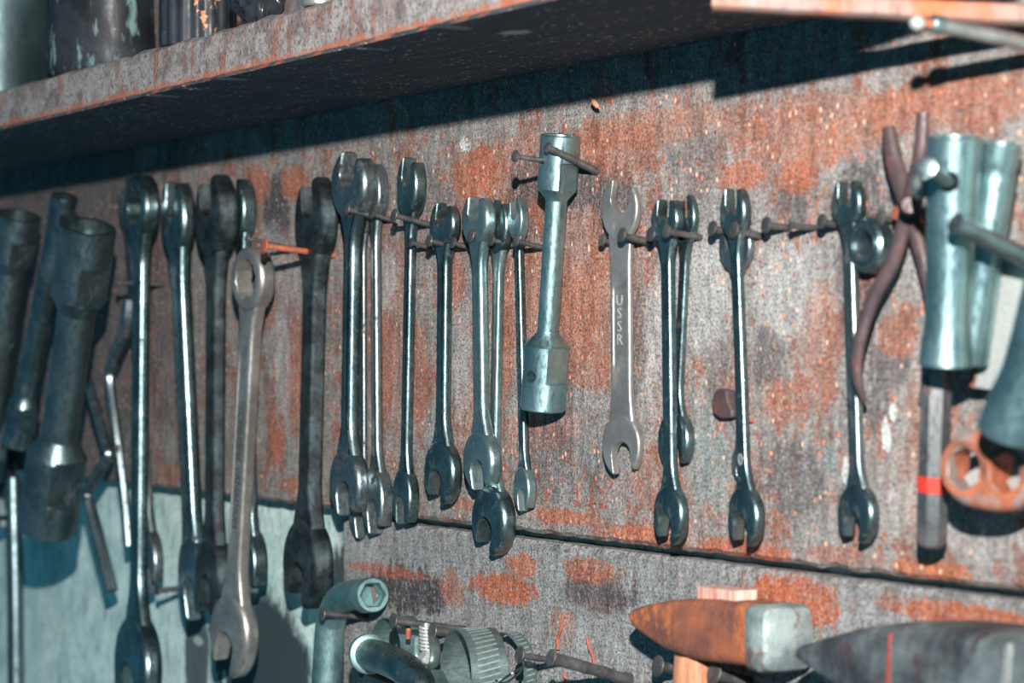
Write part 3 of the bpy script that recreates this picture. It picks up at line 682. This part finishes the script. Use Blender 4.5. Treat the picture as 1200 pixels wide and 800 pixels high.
def pipe_tool(name, label, cat, top, bot, t, prof, mat, wall=.80, holes=()):
    """hollow tube; prof = (fraction from bottom, diameter px)"""
    tt, tb = t; pt, pb = P(*top, tt), P(*bot, tb); m = frame(pb, pt); L = (pt-pb).length
    root = tag(empty(name, m), label, cat); s = S((pt+pb)/2)
    out = [(d/2/s, f*L) for f, d in prof]
    inn = [(r*wall, z) for r, z in out]; inn[0] = (inn[0][0], 0); 
    o = mobj('tube_body', lathe([(out[0][0]*.95, 0)]+[(out[0][0], .0008)]+out[1:-1]+[(out[-1][0], L-.0008), (out[-1][0]*.95, L)]+inn[::-1], 64, True), M[mat], root, 32)
    for z, az, r in holes: drill(o, z*L, math.radians(az), r/s, out[len(out)//2][0]*1.15, True)
    return root
wide = pipe_tool('box_spanner', 'shiny wide box spanner tube at the right, hung on a bolt through its hole', 'box spanner', (1119, 160), (1109, 428), (.050, .044), [(0, 66), (.05, 64), (.14, 58), (.2, 55), (.5, 57), (.8, 61), (.93, 64), (1, 65)], 'bright', .86, holes=[(.815, -48, 13)])
pipe_tool('box_spanner', 'thinner box spanner tube with pitted shine, behind the wide one', 'box spanner', (1173, 168), (1136, 425), (.026, .026), [(0, 44), (.1, 44), (.5, 45), (.85, 48), (.88, 45), (.9, 48), (1, 50)], 'bright', .86)
pipe_tool('box_spanner', 'flared chrome tube leaning at the right border above the orange plate', 'box spanner', (1240, 285), (1186, 506), (.058, .050), [(0, 84), (.06, 83), (.2, 72), (.34, 60), (.5, 57), (1, 56)], 'bright', .88)
# bolt through the wide tube, and washer
wl_ = (P(1119, 160, .050)-P(1109, 428, .044)).length
hz = wide.matrix_world @ Vector((.0118*math.cos(math.radians(-48)), .0118*math.sin(math.radians(-48)), wl_*.815))
hd = P(1086, 196, .084); dd = hz-hd
nail(hd, hd+dd*(-hd.y/dd.y), 'bolt running into the hole of the wide shiny box spanner', .0030, .0046, 'dull', name='bolt', group='bolts at the right')['category'] = 'bolt'
cw = P(1079, 212, .056); root = root_at('washer', cw, 'pale curved washer beside the hole of the wide box spanner', 'washer')
s = S(cw); o = mobj('washer_body', lathe([(13/s, -.0016), (20/s, -.0016), (21/s, -.001), (21/s, .001), (20/s, .0016), (13/s, .0016)], 36, True), M['zinc'], root)
o.rotation_euler = (math.radians(90), 0, math.radians(-14))
nail((1119, 262), (1262, 330), 'thick dark bolt sloping up across both box spanners', .0042, .0050, 'dull', name='bolt', group='bolts at the right')['category'] = 'bolt'
# pale flat strip behind
pa, pb_ = P(1199, 300, .012), P(1166, 462, .012); m = frame(pb_, pa, .35); L = (pa-pb_).length
root = tag(empty('metal_strip', m), 'pale flat metal strip with rusty orange edge, behind the flared chrome tube', 'strip')
extrude('strip_body', [(-.010, 0), (.010, .004), (.012, L), (-.012, L), (-.012, L*.5)], .004, M['pale'], root, bw=.001)
extrude('rusty_edge', [(-.0135, 0), (-.0095, 0), (-.0115, L), (-.0145, L)], .0046, M['rust'], root, bw=.001)
# chisel
pa, pb_ = P(1098, 420, .026), P(1091, 641, .020); m = frame(pb_, pa, math.radians(10)); L = (pa-pb_).length; s = S(pb_)
root = tag(empty('chisel', m), 'dull steel chisel bar with a red band, hanging below the wide box spanner', 'chisel')
def octo(r, z, e=1.0): return [Vector((r*math.cos(math.radians(22.5+45*k)), e*r*math.sin(math.radians(22.5+45*k)), z)) for k in range(8)]
rr_ = 19/s
mobj('bar', loft([octo(rr_*.55, 0), octo(rr_*.85, .0015), octo(rr_, .005), octo(rr_, L*.36), octo(rr_, L*.5), octo(rr_*1.02, L)]), M['chis'], root, 30)
mobj('red_band', loft([octo(rr_*1.02, L*.30, 1.0), octo(rr_*1.035, L*.302), octo(rr_*1.035, L*.385), octo(rr_*1.02, L*.387)], False), M['red'], root, 30)
# two-hole plate
ck = P(1164, 551, .030); s = S(ck); yaw = math.radians(16)
m = frame(ck-Vector((0, 0, .02)), ck+Vector((0, 0, .02)), yaw)
m = m @ Matrix.Rotation(math.radians(4), 4, 'Y')
root = tag(empty('two_hole_spanner', m), 'rounded plate spanner with rusty orange rim and two hexagonal holes, under the flared tube', 'spanner')
hw_ = 66/s; hh = 47/s
ol = []
for k in range(40):
    a = 2*math.pi*k/40; ex = 2.6
    x = hw_*math.copysign(abs(math.cos(a))**(2/ex), math.cos(a)); z = hh*math.copysign(abs(math.sin(a))**(2/ex), math.sin(a))
    ol.append((x, z+.02-.1*abs(x)*0))
def hexh(cx, cz, r): return [(cx+r*math.cos(math.radians(90+60*k)), cz+r*1.05*math.sin(math.radians(90+60*k))) for k in range(6)]
extrude('plate', ol, .016, M['k1'], root, holes=[hexh(-.47*hw_, .020, hh*.54), hexh(.42*hw_, .020, hh*.50)], bw=.005, hbw=.0008, seg=4)
for cx, rr2 in ((-.47*hw_, hh*.54), (.42*hw_, hh*.50)):
    lip = lathe([(rr2*1.02, -.001), (rr2*1.25, -.001), (rr2*1.3, .0002), (rr2*1.02, .0002)], 30, True)
    o = mobj('hole_rim', lip, M['rust'], root); o.rotation_euler = (math.radians(90), 0, 0); o.location = (cx, -.0082, .020)
    o = mobj('socket_floor', lathe([(.0001, 0), (rr2*.86, 0), (rr2*.86, .001), (.0001, .001)], 24), M['pale'], root)
    o.rotation_euler = (math.radians(48), 0, 0); o.location = (cx, .004, .0135)

# ------------------------------------------------------------------ bottom row
# elbow socket wrench
px0 = 386
tE = .016
p_bot = P(379, 850, tE); s = S(P(385, 740, tE)); r_t = 17.5/s
root = root_at('elbow_socket_wrench', p_bot, 'teal-lit elbow socket wrench bending right to an open hexagonal socket, bottom centre left', 'socket wrench')
pk = P(386, 742, tE); face = P(437, 697, tE); 
e0 = Vector((pk.x+.014, pk.y, face.z-.004))
path = smooth_path(local(root, [p_bot, P(383, 790, tE), pk, Vector((pk.x+.004, pk.y, pk.z+.011)), Vector((pk.x+.016, pk.y-.0005, face.z-.0085)), Vector((pk.x+.034, pk.y-.001, face.z-.003)), Vector((face.x-.012, face.y, face.z))]), 7)
mobj('bent_shaft', tube(path, r_t, 28, up=Vector((0, 1, 0))), M['teal'], root, 40)
ax = Vector((.97, -.08, .10)).normalized(); fz = ax; fx = Vector((0, 1, 0)); fx = (fx-fz*fx.dot(fz)).normalized(); fy = fz.cross(fx)
mm = Matrix((fx, fy, fz)).transposed().to_4x4(); mm.translation = local(root, [face])[0]
rS = 21.5/s*.93; rb = rS*.74
segn = 60
def hexr(th, r, z):
    if r < rS*.78: return (r/.866)*.866/math.cos((th % (math.pi/3))-math.pi/6)*.92
    return r
o = mobj('socket', lathe([(rb*.9, -.016), (rb*.9, -.0015), (rb*1.02, 0), (rS*.93, 0), (rS, -.0015), (rS, -.014), (rS*.95, -.017), (r_t*1.0, -.022), (r_t*.5, -.022), (r_t*.4, -.016)], segn, True, hexr), M['teal'], root, 32)
o.matrix_local = mm
o = mobj('socket_floor', lathe([(.0002, -.0125), (rb*.85, -.0125), (rb*.85, -.0145), (.0002, -.0145)], 30), M['rustdark'], root); o.matrix_local = mm
# bent pipe with collar
def tubeloc(name, pts, rad, mat, root, seg=24, sub=7, flat=1.0, rough=0.0, ang=40):
    path = smooth_path(local(root, pts), sub); m_ = len(path)
    if isinstance(rad, list): rad = [interp(list(zip([i/(len(rad)-1) for i in range(len(rad))], rad)), k/(m_-1)) for k in range(m_)]
    return mobj(name, tube(path, rad, seg, flat, rough=rough), M[mat], root, ang)
pc = P(432, 766, .036); s = S(pc)
root = root_at('bent_pipe', P(498, 850, .03), 'dark bent pipe with a pale collar, sloping down under the long nail', 'pipe')
tubeloc('pipe_body', [pc+Vector((-.004, -.004, .0015)), pc, P(452, 772, .045), P(478, 786, .052), P(494, 808, .052), P(500, 850, .05)], 18.5/s, 'dark', root, 28)
d = (P(452, 772, .045)-pc).normalized()
mobj('collar', tube(local(root, [pc-d*.003, pc-d*.002, pc+d*.003, pc+d*.004]), [18/s, 23.5/s, 23.5/s, 20/s], 32), M['teal'], root, 40)
# hose clamps
def clamp(label, c, t, R, width, mat, axyaw=0.0, slots=True, lean=0.0, parts=True):
    cw_ = P(*c, t); s = S(cw_); R = R/s; width = width/s
    root = root_at('hose_clamp', cw_-Vector((0, 0, R)), label, 'hose clamp', None)
    rot = (math.radians(90+lean), 0, axyaw)
    th = .0007
    o = mobj('band', lathe([(R-th, -width/2), (R, -width/2), (R, width/2), (R-th, width/2)], 72, True), M[mat], root, 32)
    o.location = (0, 0, R); o.rotation_euler = rot
    if slots:
        pv, pf = [], []
        for k in range(44):
            a = 2*math.pi*k/44; q = []
            bx = loft([[Vector((x, y, z)) for x, y in ((-.00055, -.0004), (.00055, -.0004), (.00055, .00035), (-.00055, .00035))] for z in (-width*.30, width*.30)])
            mt = Matrix.Rotation(a, 4, 'Z') @ Matrix.Translation((0, R, 0)) @ Matrix.Rotation(math.radians(12), 4, 'Y')
            pv, pf = joinvf((pv, pf), ([mt @ v for v in bx[0]], bx[1]))
        o = mobj('thread_ribs', (pv, pf), M['rib'], root, 30); o.location = (0, 0, R); o.rotation_euler = rot
    return root, R, width
r1, R1, w1 = clamp('small plain hose clamp hanging from the long nail behind the bent pipe', (467, 757), .022, 35, 34, 'teal', math.radians(4), False)
hk = [P(502, 729, .020), P(510, 733, .024), P(514, 741, .026), P(512, 752, .026)]
tubeloc('bent_lug', [P(478, 728, .030), P(470, 727, .032), P(478, 733, .034), P(478, 748, .034)], .0016, 'nailrust', r1, 10)
r2, R2, w2 = clamp('large ribbed hose clamp on the thick brown nail, worm screw upright at its left', (556, 786), .026, 50, 46, 'zinc', math.radians(-6), True)
r3, R3, w3 = clamp('ribbed hose clamp half hidden behind the large one, next to the nail', (596, 786), .010, 46, 18, 'zinc', math.radians(6), True)
sc0, sc1 = P(499, 731, .034), P(500, 768, .036); s = S(sc0)
tubeloc('worm_screw', [sc0, sc0.lerp(sc1, .5), sc1], .0032, 'zinc', r2, 18)
ax = (sc1-sc0)
thp = []
for k in range(91):
    f = k/90; a = f*2*math.pi*7.5; p = sc0+ax*(f*.85+.02)
    thp.append(p+Vector((math.cos(a)*.0036, math.sin(a)*.0036, 0)))
mobj('screw_thread', tube(local(r2, thp), .0010, 8), M['pale'], r2, 50)
hs = P(500, 770, .040)
o = mobj('screw_head', lathe([(.0001, 0), (.0036, 0), (.0044, .001), (.0044, .005), (.0001, .005)], 6), M['pale'], r2); o.matrix_local = Matrix.Translation(local(r2, [hs])[0]) @ Matrix.Rotation(math.radians(62), 4, 'X') @ Matrix.Rotation(math.radians(180), 4, 'X') @ Matrix.Translation((0, 0, -.003))
hp = [P(491, 748, .036), P(491, 766, .038), P(494, 780, .038), P(502, 783, .038), P(509, 776, .038), P(510, 760, .036), P(508, 748, .034)]
tubeloc('screw_housing', hp, .0018, 'zinc', r2, 12, flat=2.2)
tubeloc('band_tail', [P(512, 786, .04), P(518, 800, .042), P(530, 810, .044), P(545, 815, .04)], .0011, 'zinc', r2, 10, flat=4.0)
root = root_at('wire_loop', P(585, 815, .03), 'thin dark wire looped over the ribbed hose clamps', 'wire')
tubeloc('wire', [P(582, 812, .03), P(584, 800, .032), P(600, 789, .03), P(613, 781, .02)], .0008, 'dark', root, 8)
tubeloc('wire', [P(581, 797, .032), P(592, 800, .03), P(606, 790, .022), P(614, 780, .018)], .0007, 'dark', root, 8)
for pts, lab in (([(654, 761), (653, 748), (657, 738), (659, 728), (660, 719)], 'bit of rusty wire standing above the thick spike head'), ([(696, 781), (695, 770), (690, 757), (688, 746)], 'bit of rusty wire above the middle of the thick spike'), ([(665, 806), (663, 797), (661, 789)], 'bit of rusty wire poking up below the thick spike')):
    pp = smooth_path([P(x, y, .002) for x, y in pts], 5)
    o = mobj('rusty_wire', tube([p-pp[0] for p in pp], .0009, 8, rough=.3), M['nailrust']); o.location = pp[0]; tag(o, lab, 'wire', 'rusty wire ends')
# hammers
def hammer(label, stations, matb, t, faceparts=None, handle=None):
    """stations along the head: (px, ytop, ybot, depth factor)"""
    c = P(stations[len(stations)//2][0], stations[len(stations)//2][2], t)
    root = root_at('hammer', c, label, 'hammer')
    def ring(px, yt, yb, dp, tt=t):
        a, b = P(px, yt, tt), P(px, yb, tt); h = abs(a.z-b.z)/2; mid = (a+b)/2
        r = []
        for k in range(24):
            an = 2*math.pi*k/24; ex = 5.0
            cy = math.copysign(abs(math.cos(an))**(2/ex), math.cos(an)); sz = math.copysign(abs(math.sin(an))**(2/ex), math.sin(an))
            r.append(Vector((mid.x, mid.y+(cy+1)*dp/2*1.0, mid.z+sz*h)))
        return local(root, r)
    return root, ring
tH = .034
root, ring = hammer('rusty orange hammer head with a wedge pein, worn grey striking face, on two nails', [(735, 712, 735, .02), (800, 700, 775, .03), (880, 712, 785, .03)], 'rust', tH)
st = [(737, 718, 727, .014), (740, 713, 735, .020), (752, 708, 746, .024), (775, 703, 763, .028), (800, 701, 773, .030), (830, 702, 778, .031), (860, 706, 781, .031), (874, 709, 784, .031)]
mobj('head', loft([ring(*q) for q in st]), M['rust'], root, 40)
e0 = P(874, 750, tH); s = S(e0)
zt_, zb_ = P(876, 709, tH).z, P(876, 785, tH).z
def fring(dx, top, bot, dy0, dy1):
    r = []
    for k in range(24):
        an = 2*math.pi*k/24; ex = 7.0
        cy = math.copysign(abs(math.cos(an))**(2/ex), math.cos(an)); sz = math.copysign(abs(math.sin(an))**(2/ex), math.sin(an))
        r.append(Vector((e0.x+dx, e0.y+dy0+(cy+1)/2*(dy1-dy0), (top+bot)/2+sz*(top-bot)/2)))
    return local(root, r)
mobj('striking_face', loft([fring(-.002, zt_, zb_, .0005, .0305), fring(.001, zt_+.0005, zb_-.0005, -.0008, .031), fring(.010, zt_+.0005, zb_-.001, -.001, .0315), fring(.014, zt_-.001, zb_+.0005, .001, .0295), fring(.0155, zt_-.004, zb_+.004, .004, .026)]), M['hamface'], root, 30)
hp_ = [P(815, 768, tH-.013), P(815, 800, tH-.013), P(814, 900, tH-.013)]
tubeloc('handle', hp_, [17.5/s*1.5, 17.5/s*1.6, 17/s*1.6], 'woodh', root, 20) if 'woodh' in M else None
top = P(852, 699, tH-.014)
o = mobj('handle_wedge', loft([[Vector((x, y, z)) for x, y in ((-.017, -.007), (.017, -.007), (.017, .007), (-.017, .007))] for z in (-.006, .0035, .0045)]), M['woodtop'], root); o.location = local(root, [top])[0]
# big dark hammer
tK = .046
root, ring = hammer('big dark grey sledge hammer head at the bottom right, pale scrape on its flank', [(930, 760, 775, .03), (1035, 730, 830, .05), (1150, 745, 850, .05)], 'hamdark', tK)
st = [(932, 760, 771, .018), (936, 755, 776, .026), (955, 748, 792, .032), (990, 737, 815, .042), (1030, 730, 838, .05), (1060, 730, 850, .052), (1100, 734, 862, .052), (1150, 740, 872, .052), (1210, 748, 880, .052), (1260, 756, 886, .05), (1264, 762, 880, .046)]
mobj('head', loft([ring(*q) for q in st]), M['hamdark'], root, 40)
yb = P(1175, 790, tK)
o = mobj('paint_scrape', loft([[Vector((x, y, z)) for x, z in ((-.0016, -.016), (.0035, -.016), (.0046, .004), (.0050, .010), (.0030, .0125), (.0014, .008), (.0002, -.002))] for y in (-.0006, .002)]), M['pale'], root); o.location = local(root, [P(1176, 788, tK)])[0]
o = mobj('paint_drip', loft([[Vector((x, y, z)) for x, z in ((-.0012, -.012), (.0014, -.012), (.0022, .006), (.0016, .014), (.0004, .004))] for y in (-.0005, .002)]), M['rustred'], root); o.location = local(root, [P(1040, 778, tK)])[0]
tubeloc('handle', [P(1150, 800, tK-.024), P(1150, 900, tK-.024), P(1149, 990, tK-.024)], .015, 'woodh', root, 20)

# ------------------------------------------------------------------ left cluster rods
root = root_at('cranked_rod', P(131, 694, .010), 'cranked dark rod with a double bend, ending over the teal wall', 'rod')
tubeloc('rod', [P(98, 425, .03), P(106, 455, .03), P(124, 520, .03), P(127, 533, .03), P(122, 543, .03), P(106, 570, .028), P(103, 582, .028), P(107, 598, .026), P(131, 692, .02)], [.0035, .0045, .0045, .0045, .0048, .0048, .0048, .0052, .0055], 'dull', root, 8, 5)
root = root_at('cranked_rod', P(151, 640, .012), 'second cranked dark rod with a pale rusty edge, just left of the tallest wrench', 'rod')
tubeloc('rod', [P(152, 350, .02), P(148, 385, .02), P(132, 425, .022), P(129, 445, .022), P(136, 500, .022), P(146, 580, .02), P(151, 640, .02)], [.006, .0068, .0058, .0046, .0044, .004, .0038], 'dull', root, 8, 5)
root = root_at('iron_bar', P(16, 830, .016), 'long thin dark bar standing below the spanners at the lower left border', 'bar')
tubeloc('bar', [P(15, 560, .016), P(18, 700, .016), P(19, 840, .016)], .0075, 'dim', root, 12)
# dark board edge behind big spanner: hanging loop
# ------------------------------------------------------------------ top right: bracket and bar under the shelf
def square_bar(name, p0, p1, w_, h_, mat, parent=None, jag=0.0, n=10):
    Z = (p1-p0).normalized(); X = Vector((1, 0, 0)); X = (X-Z*X.dot(Z)).normalized(); Y = Z.cross(X)
    rings = []
    for k in range(n+1):
        c = p0.lerp(p1, k/n); ww = w_*(1+jag*noise.noise(c*60)); hh_ = h_*(1+jag*noise.noise(c*80+Vector((3, 0, 0)))); rings.append([c+X*x*ww+Y*y*hh_ for x, y in ((-.5, -.35), (-.35, -.5), (.35, -.5), (.5, -.35), (.5, .35), (.35, .5), (-.35, .5), (-.5, .35))])
    return mobj(name, loft(rings), mat, parent, 50)
q0 = P(838, 12, .120); q1 = P(1055, 20, .060); d = q1-q0; q2 = q0+d*((.004-q0.y)/d.y)
q0.z = .1575; q2.z = .1435
lath = square_bar('wooden_lath', Vector((0, 0, 0)), q2-q0, .014, .0090, M['lath'], None, .14, 14); lath.location = q0
tag(lath, 'orange-painted wooden lath fixed under the shelf at the top right', 'lath')
a0, a1 = P(1100, 29, .066), P(1200, 50, .024); d = (a1-a0); a2 = a0+d*(a0.y/(-d.y))*1.0
a2 = a0+d*((-a0.y)/d.y)
root = root_at('metal_peg', a2, 'thick metal peg with a knobbed end sticking out below the orange lath', 'peg')
s = S(a0); dn = (a0-a2).normalized()
tubeloc('peg_shaft', [a2-dn*.004, a2.lerp(a0, .5), a0], 9.5/s, 'worn', root, 24)
tubeloc('collar', [a0-dn*.002, a0-dn*.001, a0+dn*.003, a0+dn*.004], [8/s, 11.5/s, 11.5/s, 9/s], 'zinc', root, 24)
kp = P(1075, 27, .076)
tubeloc('neck', [a0, a0.lerp(kp, .5), kp], 5.5/s, 'rust', root, 18)
tubeloc('knob', [kp+dn*x for x in (-.0036, -.003, -.0018, 0, .0018, .003, .0036)], [.4/s, 5/s, 8/s, 9.5/s, 8/s, 5/s, .4/s], 'pale', root, 24, 2)

# ------------------------------------------------------------------ things standing on the shelf
ZT = ZS+TS
def stand(px, back=.0): 
    b = P(px, 100, DS-back); return Vector((b.x, b.y, ZT))
def onshelf(name, label, cat, px, rpx, parts):
    R = rpx/S(stand(px)); p = stand(px, R+.002); p = Vector((stand(px).x, -DS+R+.004, ZT))
    # keep the thing on its own line of sight
    k = (p.y-CAM.y)/ray(px, 60).y; p.x = CAM.x+ray(px, 60).x*k
    R = rpx/S(p); root = root_at(name, p, label, cat)
    for nm, fn, mat, ang in parts: mobj(nm, fn(R), M[mat], root, ang)
    return root, R
def rib(th, r, z): return r*(1+.035*math.cos(th*16))
onshelf('metal_can', 'grey dented can at the left end of the shelf, teal sheen on its right side', 'can', -6, 66, [
 ('can_body', lambda R: lathe([(R*.3, 0), (R*.97, 0), (R, .002), (R*.985, .006), (R*.985, .09), (R, .094), (R*.8, .1), (R*.3, .11)], 64, False, lambda a, r, z: r*(1+.03*math.sin(a*2+z*40))), 'can', 40),
 ('spout', lambda R: lathe([(R*.34, .108), (R*.28, .125), (R*.28, .14), (R*.2, .141)], 24), 'dull', 40)])
onshelf('oil_jug', 'dark greasy jug with pale drips, second from the left on the shelf', 'jug', 122, 62, [
 ('jug_body', lambda R: lathe([(R*.4, 0), (R*.95, 0), (R, .004), (R*1.02, .02), (R*.97, .05), (R*.99, .08), (R*.85, .11), (R*.4, .13)], 64, False, lambda a, r, z: r*(1+.045*math.sin(a*3+1))), 'jug', 40),
 ('cap', lambda R: lathe([(R*.42, .128), (R*.42, .146), (R*.38, .15)], 24), 'black', 40)])
j2, R2_ = onshelf('ribbed_can', 'dark ribbed can with pale smudges, third from the left on the shelf', 'can', 232, 44, [
 ('can_body', lambda R: lathe([(R*.3, 0), (R*.98, 0), (R, .003), (R*1.0, .07), (R*.9, .09), (R*.4, .095)], 128, False, rib), 'jugdark', 50),
 ('cap', lambda R: lathe([(R*.4, .093), (R*.4, .108), (R*.3, .11)], 24), 'black', 40)])
def blob(R, seed, sx=1.3, h=.055):
    V, Fc = [], []; nu, nv = 64, 30
    rings = []
    for j in range(nv+1):
        f = j/nv; ph = math.pi*(f*.995+.0025)
        ring_ = []
        for i in range(nu):
            th = 2*math.pi*i/nu; d0 = Vector((math.sin(ph)*math.cos(th), math.sin(ph)*math.sin(th), -math.cos(ph)))
            rr = 1+.22*abs(noise.noise(d0*2.2+Vector((seed, 0, 0))))*1.6+.10*noise.noise(d0*6+Vector((seed, 3, 0)))-.12*abs(noise.noise(d0*11+Vector((seed, 9, 0))))
            ring_.append(Vector((d0.x*R*sx*rr, d0.y*R*rr, max(0, h/2+d0.z*h/2*rr))))
        rings.append(ring_)
    return loft(rings)
onshelf('crumpled_bag', 'crumpled shiny black plastic bag on the shelf right of the ribbed can', 'bag', 304, 30, [
 ('bag_body', lambda R: blob(R, 4.0), 'gloss', 60), ('twisted_neck', lambda R: tube(smooth_path([Vector((0, 0, .05)), Vector((.004, 0, .062)), Vector((.002, .003, .075)), Vector((.008, 0, .084))], 5), [.006, .0035, .007, .011], 12, .6, rough=.5), 'gloss', 60)])
p = Vector((stand(352).x, -DS+.012, ZT)); root = root_at('metal_ring', p, 'small pale ring lying by the black plastic bag on the shelf edge', 'ring')
mobj('ring_body', lathe([(.0065, .001), (.0075, 0), (.0095, .0), (.0105, .001), (.0105, .007), (.0095, .008), (.0075, .008), (.0065, .007)], 36, True), M['worn'], root, 35)
mobj('inner_sleeve', lathe([(.0052, .0), (.0066, .0), (.0066, .009), (.0052, .009)], 30, True), M['rust'], root, 35)
